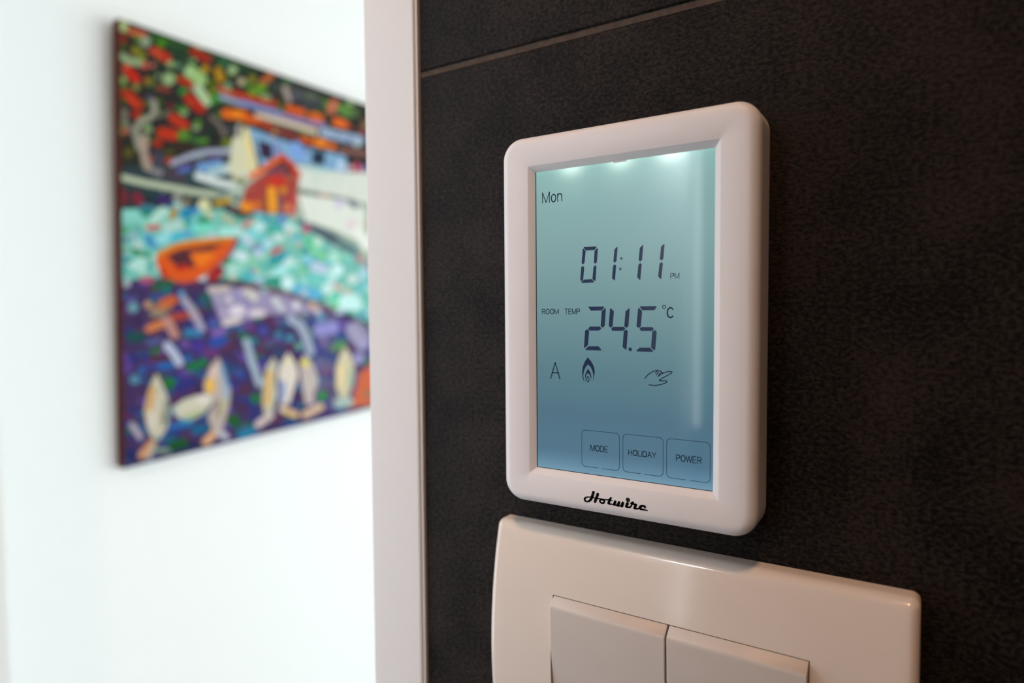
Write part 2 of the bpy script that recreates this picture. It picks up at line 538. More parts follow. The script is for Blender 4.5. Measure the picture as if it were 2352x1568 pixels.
def lcd_text(name, s, bl, br_, tl, wt, m, Y=None):
    Y = YT if Y is None else Y
    a, b, t = on_plane(*bl, Y), on_plane(*br_, Y), on_plane(*tl, Y)
    h = t[1] - a[1]
    gap = .14
    tot = sum(GLY[c][0] for c in s) + gap * (len(s) - 1)
    sx = (b[0] - a[0]) / tot
    x = 0
    P = []
    for c in s:
        adv, st = GLY[c]
        for L in st:
            P += ribbon([(a[0] + (x + u) * sx, a[1] + v * h) for (u, v) in L], wt * 1.2)
        x += adv + gap
    return polys_obj(name, P, m, screen, Y)


def z3(x, y):
    return on_plane(1200 + x / 5.059, 540 + y / 5.059, YT)


def z4(x, y):
    return on_plane(1200 + x / 5.113, 780 + y / 5.113, YT)


DIG = {
    ('time_digit', 0): [[(712, 137), (855, 130), (862, 137), (838, 172), (738, 178), (712, 150)], [(706, 152), (735, 182), (722, 318), (704, 340), (687, 325), (700, 165)], [(870, 148), (877, 160), (865, 312), (845, 333), (830, 315), (838, 180)], [(702, 355), (719, 375), (706, 512), (683, 537), (671, 520), (683, 372)], [(847, 347), (860, 365), (850, 520), (842, 535), (813, 508), (825, 368)], [(712, 515), (808, 510), (833, 543), (825, 550), (690, 555), (683, 545)]],
    ('time_digit', 1): [[(1101, 133), (1106, 140), (1093, 300), (1073, 322), (1056, 303), (1069, 165)], [(1073, 337), (1089, 352), (1076, 522), (1070, 527), (1040, 500), (1053, 355)]],
    ('time_digit', 2): [[(1398, 113), (1404, 120), (1390, 285), (1368, 307), (1350, 288), (1363, 148)], [(1370, 323), (1386, 340), (1370, 515), (1363, 520), (1333, 488), (1347, 342)]],
    ('time_digit', 3): [[(1645, 100), (1651, 105), (1637, 275), (1616, 294), (1597, 278), (1610, 132)], [(1616, 311), (1632, 328), (1613, 507), (1607, 510), (1577, 480), (1592, 330)]],
    ('temperature_digit', 0): [[(768, 830), (940, 828), (953, 835), (922, 873), (795, 877), (768, 838)], [(960, 847), (969, 855), (957, 1050), (933, 1075), (908, 1055), (921, 882)], [(785, 1060), (900, 1060), (918, 1083), (890, 1107), (780, 1107), (764, 1085)], [(755, 1093), (775, 1110), (762, 1275), (722, 1312), (715, 1300), (728, 1108)], [(768, 1290), (885, 1290), (916, 1330), (912, 1340), (738, 1335), (732, 1325)]],
    ('temperature_digit', 1): [[(1028, 847), (1063, 885), (1048, 1055), (1025, 1075), (1002, 1055), (1017, 855)], [(1240, 847), (1246, 855), (1232, 1055), (1207, 1077), (1183, 1055), (1197, 885)], [(1050, 1063), (1180, 1063), (1197, 1088), (1170, 1110), (1045, 1110), (1031, 1088)], [(1205, 1095), (1224, 1115), (1209, 1325), (1200, 1330), (1163, 1298), (1178, 1112)]],
    ('temperature_digit', 2): [[(1370, 825), (1550, 823), (1560, 832), (1533, 870), (1395, 872), (1362, 833)], [(1355, 845), (1391, 880), (1376, 1058), (1352, 1078), (1325, 1058), (1343, 855)], [(1380, 1067), (1510, 1067), (1528, 1090), (1505, 1112), (1380, 1112), (1358, 1090)], [(1540, 1100), (1560, 1125), (1543, 1325), (1533, 1340), (1494, 1305), (1508, 1120)], [(1362, 1305), (1482, 1305), (1518, 1345), (1512, 1356), (1332, 1350), (1323, 1340)]],
}
for (nm, k), P in DIG.items():
    polys_obj(nm, [[z3(*p) for p in Q] for Q in P], lcdink, screen, YT)
PXM = abs(on_plane(1401, 700, YT)[0] - on_plane(1400, 700, YT)[0])   # metres per photograph pixel mid screen (vertical)
PV = abs(on_plane(1400, 701, YT)[1] - on_plane(1400, 700, YT)[1])
for (x, y) in ((1150, 270), (1137, 392)):
    c = z3(x, y)
    polys_obj('colon_dot', [disc(c[0], c[1], 17 / 5.059 * PV)], lcdfaint, screen, YT)
c = z3(1252, 1325)
polys_obj('decimal_point', [disc(c[0], c[1], 22 / 5.059 * PV)], lcdink, screen, YT)
lcd_text('day_text', 'Mon', (1245.5, 466), (1291.5, 462), (1245, 443), 2.1 * PV, lcdthin)
lcd_text('period_text', 'PM', (1540, 639.4), (1560.2, 638.8), (1540, 628), 1.5 * PV, lcdfaint)
lcd_text('room_text', 'ROOM', (1245, 720.9), (1283, 720.9), (1245, 709.8), 1.5 * PV, lcdthin)
lcd_text('temperature_text', 'TEMP', (1297.5, 720.9), (1332, 720.9), (1297.5, 709.4), 1.5 * PV, lcdthin)
lcd_text('unit_text', 'C', (1532, 729), (1547.4, 729), (1532, 706.5), 2.3 * PV, lcdthin)
c = on_plane(1525.2, 704.7, YT)
polys_obj('degree_ring', ribbon(el(c[0], c[1], 3.6 * PV, 3.8 * PV)[:-1], 1.5 * PV, closed=True), lcdthin, screen, YT)
lcd_text('mode_letter', 'A', (1265, 868), (1286.5, 869), (1265, 832.5), 2.8 * PV, lcdthin)
for nm, s, bl, br_, tl, (x0, x1, top, bot, gapx) in (
        ('button_text', 'MODE', (1356.5, 1033.9), (1396, 1037.8), (1356.5, 1021.2), (1336.3, 1422.4, (1380, 991), (1380, 1075.3), (1374, 1383))),
        ('button_text', 'HOLIDAY', (1443.4, 1044.1), (1506.5, 1051), (1443.4, 1032.2), (1430.8, 1523.1, (1477.7, 1000.7), (1475.8, 1088.1), (1471, 1480))),
        ('button_text', 'POWER', (1553.1, 1057.8), (1611.5, 1064.6), (1553.1, 1043.8), (1531.1, 1631.3, (1581.4, 1011.4), (1579.4, 1102.2), (1575, 1585)))):
    X0, X1 = on_plane(x0, 1040, YT)[0], on_plane(x1, 1060, YT)[0]
    Z1, Z0 = on_plane(*top, YT)[1], on_plane(*bot, YT)[1]
    g0, g1 = on_plane(gapx[0], bot[1], YT)[0], on_plane(gapx[1], bot[1], YT)[0]
    rr_ = 0.0013
    loop = [(g1, Z0), (X1 - rr_, Z0)] + el(X1 - rr_, Z0 + rr_, rr_, rr_, -90, 0, 7) + el(X1 - rr_, Z1 - rr_, rr_, rr_, 0, 90, 7) + el(X0 + rr_, Z1 - rr_, rr_, rr_, 90, 180, 7) + el(X0 + rr_, Z0 + rr_, rr_, rr_, 180, 270, 7) + [(g0, Z0)]
    polys_obj('button_outline', ribbon(loop, 1.25 * PV), lcdthin, screen, YT)
    lcd_text(nm, s, bl, br_, tl, 1.6 * PV, lcdthin)
# the flame
outer = [(822, 490), (842, 430), (850, 370), (838, 310), (805, 250), (768, 207), (735, 250), (710, 310), (700, 370), (705, 440), (722, 490)]
inner = [(824, 488), (833, 425), (823, 370), (802, 322), (770, 290), (770, 290), (742, 322), (722, 370), (714, 425), (722, 470), (724, 490)]
out2 = [(800, 490), (810, 432), (800, 390), (770, 338), (743, 390), (733, 432), (745, 490)]
in2 = [(802, 488), (802, 445), (790, 412), (768, 392), (750, 412), (742, 445), (747, 488)]
P = []
for A, B in ((outer, inner), (out2, in2)):
    for k in range(len(A) - 1):
        P.append([z4(*A[k]), z4(*A[k + 1]), z4(*B[k + 1]), z4(*B[k])])
P += ribbon([z4(*p) for p in ((768, 428), (783, 458), (780, 484), (768, 495), (757, 484), (754, 458))], 2.0 * PV, closed=True)
polys_obj('flame_icon', P, lcdink, screen, YT)
P = []
for st in ([(1437, 452), (1480, 405), (1540, 368), (1590, 357), (1620, 368), (1652, 392)], [(1582, 366), (1560, 388)], [(1600, 378), (1572, 412)], [(1625, 385), (1600, 415)],
           [(1592, 430), (1640, 397), (1700, 375), (1742, 371), (1757, 380), (1750, 392), (1690, 425), (1645, 450), (1612, 470), (1608, 480), (1640, 484), (1680, 479), (1697, 488), (1690, 503), (1620, 528), (1560, 537), (1485, 530)]):
    P += ribbon([z4(*p) for p in st], 2.2 * PV)
polys_obj('hand_icon', P, lcdink, screen, YT)

# brand lettering printed under the screen
YL = YFr - 0.00004


def zl(x, y):
    return on_plane(1320 + x / 13.067, 1110 + y / 13.067, YL)


K = PV / 13.067 * 1.2
P = []
for st, wd in (
        ([(563, 262), (525, 390), (490, 470), (440, 525), (375, 545), (315, 525), (295, 475), (320, 425), (390, 405), (470, 405), (560, 425), (640, 447), (700, 455)], [76, 76, 70, 55, 42, 46, 56, 46, 36, 30, 30, 30, 30]),
        ([(693, 318), (655, 430), (608, 545)], [76, 76, 74]),
        ([(700, 450), (780, 462), (880, 482), (990, 492), (1040, 475), (1088, 430)], [28, 34, 36, 30, 34, 46]),
        ([(1088, 440), (1040, 530), (1010, 590), (1050, 615), (1110, 620), (1180, 635), (1300, 665), (1420, 682)], [44, 62, 62, 46, 34, 34, 36, 40]),
        ([(960, 485), (1040, 500), (1128, 515)], 26),
        ([(1216, 545), (1185, 630)], 72), ([(1332, 570), (1290, 655)], 74), ([(1445, 585), (1415, 675)], 76),
        ([(1582, 600), (1545, 690), (1600, 712), (1660, 712), (1700, 670), (1725, 590)], [78, 66, 44, 44, 40, 34]),
        ([(1715, 595), (1750, 580)], 70), ([(1700, 600), (1770, 625), (1840, 645)], [60, 46, 46]),
        ([(1835, 640), (1795, 740), (1850, 755), (1910, 755), (1950, 720)], [72, 66, 44, 40, 36]),
        ([(2105, 725), (2108, 690), (2040, 672), (1975, 690), (1955, 730), (1980, 765), (2050, 785), (2175, 808)], [46, 56, 52, 66, 68, 60, 44, 34])):
    w_ = [v * K for v in wd] if isinstance(wd, list) else wd * K
    P += ribbon([zl(*p) for p in st], w_)
c = zl(820, 535)
sx_ = abs(zl(900, 535)[0] - c[0]) / 80
P += ribbon([(c[0] + 66 * sx_ * math.cos(t) + 14 * sx_ * math.sin(t), c[1] + 44 * K * math.sin(t) - 12 * K * math.cos(t)) for t in [2 * math.pi * k / 20 for k in range(20)]], 46 * K, closed=True)
c = zl(1597, 492)
P.append(disc(c[0], c[1], 57 * K, 20))
polys_obj('brand_lettering', P, inkm, th, YL)

# ------------------------------------------------------------------ switch plate with two rockers
PXL, PXR = -0.1298, 0.0012
PZT = CZ - 0.0753
PZC = CZ - 0.1196
PHH = PZT - PZC
RA = 0.1635
sw = empty('light_switch', ((PXL + PXR) / 2, 0, PZC - PHH), 'glossy white bowed switch plate with two wide rockers below the thermostat', 'light switch')
pcx, phw = (PXL + PXR) / 2, (PXR - PXL) / 2


def bow(z):
    return CY + 0.188 + (RA - math.sqrt(RA * RA - (z - PZC) ** 2))


ER = 0.0028
RX0, RX1, RXM = -0.1040, -0.02455, -0.0640
RZ1 = CZ - 0.0964
RZ0 = 2 * PZC - RZ1
loops = []
base = lambda inset: rrect(pcx, PZC, phw - inset, PHH - inset, max(0.0004, 0.0022 - inset * .5))
loops.append([(x, -0.0002, z) for (x, z) in base(0.0)])
loops.append([(x, bow(z) + ER * 1.0, z) for (x, z) in base(0.0)])
for k in range(1, 8):
    a = math.radians(90 * k / 7)
    ins = ER * (1 - math.cos(a))
    loops.append([(x, bow(z) + ER * (1 - math.sin(a)), z) for (x, z) in base(ins)])
hole = rrect((RX0 + RX1) / 2, (RZ0 + RZ1) / 2, (RX1 - RX0) / 2 + 0.00030, (RZ1 - RZ0) / 2 + 0.00036, 0.0002)
last = base(ER)
for k in range(1, 9):
    t = k / 8
    pts = [(a[0] * (1 - t) + b[0] * t, a[1] * (1 - t) + b[1] * t) for a, b in zip(last, hole)]
    loops.append([(x, bow(z), z) for (x, z) in pts])
loops.append([(x, bow(z) + 0.0035, z) for (x, z) in hole])
V, F = loft(loops)
mesh_obj('plate_frame', V, F, gloss_plastic, sw, smooth=40)
boxes('mounting_frame', [(RX0 - 0.002, RX1 + 0.002, CY + 0.1936, -0.0002, RZ0 - 0.002, RZ1 + 0.002)], blackp, sw)


def rocker(x0, x1):
    prof = [(RZ1, CY + 0.1935), (RZ1, bow(RZ1) + 0.0002), (CZ - 0.09875, CY + 0.1871), (CZ - 0.0992, CY + 0.1869), (CZ - 0.1000, CY + 0.18687), (CZ - 0.112, CY + 0.1872), (CZ - 0.125, CY + 0.1889),
            (RZ0 + 0.003, CY + 0.1905), (RZ0 + 0.0008, CY + 0.1915), (RZ0 + 0.0008, CY + 0.1935)]
    e = 0.00025
    V, F = [], []
    cols = [(x0, e), (x0 + e * 0.4, e * .4), (x0 + e, 0), (x1 - e, 0), (x1 - e * .4, e * .4), (x1, e)]
    n = len(prof)
    for (x, dy) in cols:
        for i, (z, y) in enumerate(prof):
            V.append((x, y + (dy if 0 < i < n - 1 else 0), z))
    for c_ in range(len(cols) - 1):
        for i in range(n - 1):
            F.append((c_ * n + i, c_ * n + i + 1, (c_ + 1) * n + i + 1, (c_ + 1) * n + i))
    F.append(tuple(range(n)))
    F.append(tuple(range((len(cols) - 1) * n, len(cols) * n)))
    return mesh_obj('rocker', V, F, rocker_plastic_shaded, sw, smooth=25)


rocker(RX0, RXM - 0.00028)
rocker(RXM + 0.00028, RX1)

# ------------------------------------------------------------------ painting
#PAINT
# the picture is painted as brush strokes: "colour width x,y x,y ..." is a stroke, "P colour x,y ..." a filled patch;
# every block has its own origin and scale on the canvas sketch
SK = {}
SK['base'] = (0, 0, 1, '''P 2e2a28 200,0 1200,0 1200,420 200,420;P 304448 250,380 560,400 560,500 250,500;P b4c0b0 540,380 1200,500 1200,720 840,640 660,500 520,470;P 88c8bc 250,480 560,480 690,510 780,560 860,640 1200,800 1200,1000 850,740 700,680 540,640 400,640 250,660;
P 483462 200,650 400,635 540,655 700,690 800,725 860,760 1200,900 1200,1200 200,1200;P 6c6488 700,690 830,750 1200,900 1200,1200 720,1000''')
SK['A'] = (240, 20, 4.9, '''2c4a30 110 560,300 760,400 950,480 1300,560 1568,660;34582c 110 560,330 900,420;4f8a22 100 640,390;28442c 130 780,480 950,520;b8c490 130 200,190;c4684c 70 280,250 440,290;9aa890 120 460,370;80802c 100 350,460 420,540;
9cae88 80 190,530 270,590 400,610;c0301a 100 570,480 700,560;c8583c 50 520,470 640,520;c8604a 80 450,640;d08070 50 540,640;a4b480 80 740,620;6c9c74 70 830,640;a82c1c 90 1000,480 1160,570;bc9410 90 1130,680;b88c10 90 1270,700 1310,790;a8c090 100 1440,690;7ca880 80 1390,870;c4b494 80 1540,820;3c7a4c 80 1330,620;
a8c888 140 970,710 1080,800;b8d8b0 60 930,710;a0b888 140 720,790;887c30 100 500,820;b83820 80 850,790 960,850;1f4a28 100 560,880;8c4434 60 600,890 720,910;5a6410 130 1200,850;404810 60 1210,720;3c8a3c 90 880,930;3f8a2c 130 1240,1010;b8d0a8 100 1050,900 1150,1050;
c83018 100 260,690 350,790;d87050 50 220,680;8a3020 80 160,310 220,350;98a868 80 210,800;8a8a48 80 360,880;a83418 110 250,950 390,1090;d84828 50 270,1000 350,1080;c4b0a0 60 1010,900;5c4c70 70 510,1000;a09c8c 70 550,1050 570,1160 500,1230 390,1280 350,1380 380,1568;c0a898 60 440,1568 460,1440;6c6c58 50 580,1210 720,1170;807c70 60 225,1150 230,1290 320,1400;
b42c18 120 950,1010 1080,1120;d04a30 50 970,1030;7c1c2c 70 740,1100;c83c18 100 770,1230 900,1310;c03c18 130 650,1400 780,1420;5c8c34 140 890,1430;3c6a38 110 1020,1480;24342c 120 1180,1380;24201c 120 700,1540;7c7068 50 1200,1220 1300,1310 1350,1420;586068 60 1400,1360;e8741c 110 1370,1180 1568,1200;
c83818 60 1460,950 1568,980;c87050 60 1290,900 1440,960;a4acc4 55 1310,990 1568,1080;687020 90 1380,1510''')
SK['B'] = (540, 100, 4.9, '''2e4a2c 60 0,200 220,290;28381f 50 200,320 280,350;8c8430 90 190,400;b86840 80 300,450 400,360;6c9430 110 200,540 300,500;404840 120 450,480 560,520;50504e 100 600,500 760,560;b0a098 60 560,500 610,640;5c5c6c 90 700,600;646c5c 100 830,590 900,620;44484c 110 780,690 950,680;5c7c3c 60 1000,640;c87860 110 1110,680 1080,740;
68904c 110 1200,740 1280,780;5c7448 100 1350,780;6c5c44 80 1450,880;a88048 60 1470,920;50302c 50 420,600 520,620;c04424 60 0,570 150,610 300,650 450,690;e06830 80 600,730 760,780;e4702c 80 860,810 960,840;f07838 90 1140,880 1220,910;c86040 50 1280,930;904c48 60 1400,970 1450,1010;
9098c8 60 60,660 300,730 500,790;a890b8 50 500,800 800,880 1000,920;e0cdb8 60 250,800 600,900 900,990;a4b4cc 110 1000,1000 1400,1090;6070a0 40 1150,1030;5c68a0 45 1280,1080;b8c8c8 70 1370,1130;f09018 80 0,790 60,800;e06820 80 100,840 240,870;c04c28 60 300,900 420,950;9c443c 55 480,980 680,1050;d8602c 70 760,1070 840,1100;ff9038 90 920,1110 1000,1130;f08040 80 1090,1160;8c6058 70 1180,1200 1480,1240;
P 90b4d4 150,940 450,1060 800,1170 1240,1260 1280,1480 900,1400 620,1330 540,1280 300,1400 230,1200;8c8cc0 60 470,1150 480,1250;8caee4 140 680,1170 720,1240;806888 50 800,1200;P 3c2848 255,1075 415,1135 430,1310 280,1290;P 203848 865,1200 1015,1225 1005,1370 860,1355;d0dcf0 100 1190,1370;506890 30 1100,1370;e0b0b8 70 1300,1400;d85878 50 1370,1360 1390,1460;a090b8 60 1450,1400 1470,1500;
P e8dcb4 90,940 150,950 220,1230 270,1450 -20,1450 -10,1300 60,1200;c0b8b4 50 40,930 10,1300;f4dc9c 60 130,1050 170,1200;P dce2d8 -20,1430 270,1440 160,1500 60,1510 -20,1500;P dce2da 620,1340 900,1410 1250,1490 1560,1500 1568,1568 700,1568;bcd4d4 50 850,1400 1200,1470''')
SK['C'] = (240, 320, 4.9, '''2e2c22 200 250,100 300,250;605c1c 110 270,150;b09c90 90 440,0 450,200 490,320;dc9c90 40 460,60;908890 80 560,360 620,380;40485c 110 600,180 620,280;4c4820 130 720,150;3a2a22 140 850,80 950,90;748020 100 1370,40;34444c 90 290,330 500,410;504450 130 720,380 860,420;
c4ccb4 68 200,430 500,500 750,540 1000,590 1250,620;9cb0a8 60 1300,610 1568,650;b0b4c8 60 760,270 950,190 1150,140 1430,130;604078 35 830,320 1000,250 1200,210 1420,195;6474b8 60 850,350 950,330;80a8d8 100 1080,320 1280,280;6c9cb8 60 1220,300;b0c8d0 110 1200,380 1400,320;d4dcd8 80 1380,350 1450,300;e0e6e4 85 1050,410 1250,480 1480,530;2c4c50 45 900,390 1050,500 1260,570;
P e0dcc0 1440,-20 1568,-20 1568,420 1400,380;c8a070 25 1430,435 1568,445;P 28343a 170,555 750,600 740,770 190,780;802838 80 215,600 225,690;8c2840 100 360,640 390,700;402868 110 640,680 710,690;2c4c50 50 450,590 640,600;9a9c94 110 820,650;4c6058 50 930,650;a08460 50 880,740 940,690;b49440 80 790,800 760,870;e4e0b4 140 1120,740;c8cca8 90 1180,840;c0a044 70 1260,720 1400,680;3c3434 100 1390,770 1568,850;906068 50 1460,780;e8a02c 60 1550,730;c8bc8c 45 1330,860 1440,940;
98d8cc 130 260,860 340,850;288878 90 450,810 510,820;c0e4d8 110 560,900 660,810;488098 60 420,760 540,770;1c88b0 90 890,830 960,820;5c98cc 90 1030,800;30a060 70 920,940;249068 80 1090,910 1180,930;cc5c5c 60 490,1000 600,985;bcdcd4 120 700,990 840,960;74b4ac 110 370,1000;409a50 70 240,1020;8ce4d0 90 1020,1000 1200,985;b4ece4 100 1330,1040 1500,1030;a4b8d0 80 320,1090;4c98c8 90 490,1130 540,1180;a4e0e8 110 620,1130 720,1090;58c0d8 90 780,1110 860,1080;68acd4 70 900,1070 980,1060;bcdcd4 80 1120,1110;c4d8d8 120 370,1200;4c5880 60 240,1130;8cb0a0 80 240,1260;389060 70 330,1250 400,1290;349468 80 480,1310;3c8c68 60 260,1370;c0e8e0 120 370,1400 420,1380;50a8a0 70 520,1420;64b8b0 90 250,1470;3c9050 90 1370,1380;e0ecf8 80 1500,1300;a0e8d8 90 1520,1440;e8e4dc 60 1430,1540;
P e46420 570,1330 700,1230 950,1160 1300,1110 1490,1110 1400,1280 1200,1480 1020,1590 880,1625 760,1590 640,1520 590,1420;e08828 60 620,1290 800,1200 1000,1160 1400,1125;P 5c2c34 700,1310 860,1235 1050,1215 1350,1165 1180,1265 960,1290 1030,1450 830,1450;P ff8418 960,1280 1180,1260 1250,1290 1130,1420 1040,1430;c03024 60 830,1450 920,1430;c03820 60 640,1480 680,1540;7c5068 40 1500,1130 1410,1300 1200,1500;902c38 120 1230,1520 1290,1480''')
SK['D'] = (540, 400, 4.9, '''7c8850 90 50,90;446060 70 20,290;c8d4c8 90 5,130;P b04c44 120,140 330,-20 680,-20 720,100 680,250 650,460 60,410 90,250;f07028 60 170,20 300,-50 530,-200;d04828 60 530,-200 640,-100 720,20;P 884c58 380,-80 560,-120 600,20 340,20;f49838 130 130,370;e8803c 90 240,350;fcac40 95 410,180 425,390;e09838 80 540,180;7c5c68 50 510,260 510,400;e48c60 90 590,380;d04030 120 420,80 520,70;907050 60 600,50;d06464 45 690,230 660,440;8c6c30 30 325,270 320,430;3c4440 50 0,445 200,455;58a080 50 0,500 80,500;
P e4e6dc 740,-20 1520,-20 1520,330 1100,240 720,150;c8dcd4 60 900,60;P eceee4 700,230 1250,290 1430,380 1520,500 1560,800 1420,760 1100,620 800,520;6c7c70 35 700,190 900,225 1080,250 1250,285;c48c74 40 960,235 1040,245;8c8c98 80 1300,310 1350,350;dcd0e8 110 1170,330;f0dce0 120 1300,560;f8f8f0 90 1380,660 1480,820;b8b0a0 60 1490,480 1490,640;
P 606c78 670,490 900,570 1100,650 1300,780 1420,900 1300,910 1100,800 900,680 700,560;708c8c 90 1180,760 1340,880;c46880 100 800,620;cc8890 80 1390,960;a898b0 60 1480,990 1530,1080;
48a0bc 90 340,500;7098cc 110 520,520;58b8b0 100 430,590 500,610;cceeee 120 270,590;d09c90 70 100,580 180,540;90dce0 120 200,680;78d0dc 80 310,720;cceae6 90 20,640;ccd8e8 110 150,750;bcecec 90 380,800;8498b8 60 190,840 270,800;d4ece4 110 490,710;9cc8c0 70 590,740;e0d0cc 70 610,650;c87474 70 420,880 510,840;c4a8a0 60 710,790;ccd8ec 100 260,890;38a4b4 100 420,970 560,920;40a890 70 440,1000;e0f0f4 110 90,930;a0dcc8 110 60,1030;9cd8b4 100 200,980;d4f0ec 120 610,990;60c890 80 820,740 870,800;8cdcb0 110 900,860;90d890 90 980,940;ccecdc 110 930,760;c4f0dc 120 1110,940;a0dcf0 90 810,950;ccd8ec 120 900,1040 980,1070;90dc98 70 760,1060;dcfffc 140 1150,1080;90dcd0 90 650,1060;b8f0f0 110 470,1100 540,1080;4cb0b8 110 130,1170;c8a0a0 60 220,1090;b0ccdc 90 280,1200;3ca08c 110 380,1210 500,1200;dcfcfc 150 590,1220;a0dce0 90 760,1220;84d4cc 130 860,1170 980,1190;70bce0 130 700,1310 910,1350;d8f4f0 130 1040,1290;ccf4f0 90 1090,1170;e0eeec 110 1320,1180;b8e0ec 110 1440,1110;e4b8b0 55 1120,1260 1180,1280;d4c4b0 55 1230,1310 1290,1330;78dcb8 110 1120,1400;d8fcf8 180 1250,1440 1350,1440;8cccb8 80 1430,1400;c4ecec 90 1510,1280;98e0a0 70 1120,1480;
906878 38 150,1225 420,1290 620,1340 780,1410 950,1460 1100,1530''')
SK['E'] = (260, 620, 4.9, '''P a89cbc 1060,190 1470,196 1960,294 2352,450 2100,500 1760,500 1520,563 1230,640;483468 140 220,220;c06070 70 330,110 420,110;b4bcc0 90 150,150;2c6448 100 480,190 640,150;1c7c84 80 600,240;403060 110 320,290;3c5490 60 440,310 540,280;78a4b0 120 220,420;c49c80 90 390,390;d06c3c 110 560,380 670,340;bc8460 60 460,430 620,430;988c78 70 440,490 560,500;b44c34 90 680,530 800,510;d88858 90 400,660 560,600;c8948c 100 610,570 690,730;b4acc0 85 800,340 880,440 940,540 990,660;78a8cc 75 770,270;d8a4a0 60 890,520;345c84 100 1000,370;1f6058 80 1080,410;2c2c6c 90 1040,540;4464a8 100 1120,610;402a54 130 280,570;185454 120 200,750 300,750;5c6498 70 400,820 520,790;4088b8 80 830,700 960,710;3c7040 70 440,920 510,900;
c4c8e0 95 610,850 690,950 740,1040;4c3894 150 950,850;74549a 110 800,830;3454a8 120 1130,820 1230,790;8c68b0 90 1140,710 1230,680;703c7c 110 1050,930 1130,930;2c6cac 90 840,990;1c7c44 90 860,1100 1020,1040;5c2c44 90 450,1000 600,990;343480 110 220,1000;2c6cb0 90 540,1080 640,1080;3868a8 90 320,1130;6494ac 110 240,1230;186ca0 60 340,1240;1c7c24 130 630,1270;343480 120 740,1330 880,1260;2c1844 60 960,1330;5c3064 90 700,1420;5c3450 120 1480,1350;305074 110 1320,1130;40549c 110 1430,1160;783c60 50 1540,660;b8c4d8 75 1500,800 1568,1080;2c8058 70 1450,740;
d4c4bc 70 1090,220 1280,210;a09cc8 90 1400,290;e0d4d8 80 1300,330;ecdfe8 110 1360,460 1430,450;e4d4d4 80 1270,590 1400,560;b4b4c8 60 1180,320;9088c0 70 1490,390;dcc0dc 60 1240,480;d8ccd0 60 1470,240;7868a8 60 1450,640;703050 70 1100,90;b02c30 90 1090,80 1180,50;60c4c8 80 1530,70;b8c0a8 60 1350,110''')
SK['F'] = (560, 660, 4.9, '''dcd4cc 90 60,60 120,110;e8d8e0 80 100,290 200,290;e0e0dc 90 360,160;e8e0e8 90 590,200;e0d4d4 60 680,60;dcb898 80 770,200;e8d8dc 70 830,260;d8d8dc 80 420,230;9c8cb0 50 300,220;8c7c9c 40 690,150;
70488c 110 60,410;784078 70 90,470;5454a0 110 220,490;6c5c90 90 390,370;68386c 70 220,610;643458 110 190,700;4488a0 90 390,530;5898b0 90 520,570;78a898 90 620,660;3c4c94 80 220,820;345078 100 390,740;5c5478 80 330,620;585880 60 440,620;688088 90 680,330;70a8c8 90 860,340;a09cd8 140 850,480 1000,450;9880a8 80 900,600;b0a8c4 170 1230,480 1330,620;a8a0cc 130 1290,800;a8a8d8 60 1350,640;64a05c 80 1030,680 1110,640;706c94 170 880,860;8c607c 90 920,950;647498 90 880,1040;5c4864 90 960,1180;b0b8cc 95 520,350 640,430 700,560 750,720;b0bccc 80 30,620 100,850 170,1080;3c94b0 60 110,600;443050 90 600,1200;3c8c78 50 650,1330;6c5c94 80 950,1340;2c3c7c 90 150,1430;1c7c40 110 130,1250;3c9448 110 880,1220;9c9cb0 35 1260,350 1360,450 1450,580;
P d87450 1460,820 1300,970 1240,1200 1220,1340 1460,1320;a8806c 100 1400,1200;
P ccc8b4 330,780 380,860 355,1050 380,1200 340,1350 300,1470 220,1400 205,1250 220,1050 250,900;ecb860 55 290,960 270,1180 260,1300;dcc8c4 80 300,1440 160,1540;
P ecdfd4 500,730 580,850 612,980 570,1120 510,1310 420,1320 400,1150 390,950 430,830;98a8d0 65 440,1080 430,1240;ecdf90 60 500,830;e8c494 75 430,1370 580,1430;e0d8e0 50 420,1370;
P d0c0bc 690,740 770,860 835,1000 830,1100 780,1200 800,1310 700,1330 660,1150 635,980 628,850;ecdc68 90 690,850;c0d0c4 50 800,1040;e4c4a8 80 690,1430 860,1340;ece4a0 40 860,1340;
P dcd0b0 1140,660 1200,760 1245,900 1225,1080 1160,1240 1090,1250 1040,1130 1028,950 1070,780;f8dfb0 60 1100,880 1080,1100;f4e4dc 60 1140,770;b8c8b0 45 1200,920 1190,1080;b8c8c4 110 1060,1300 1180,1290''')
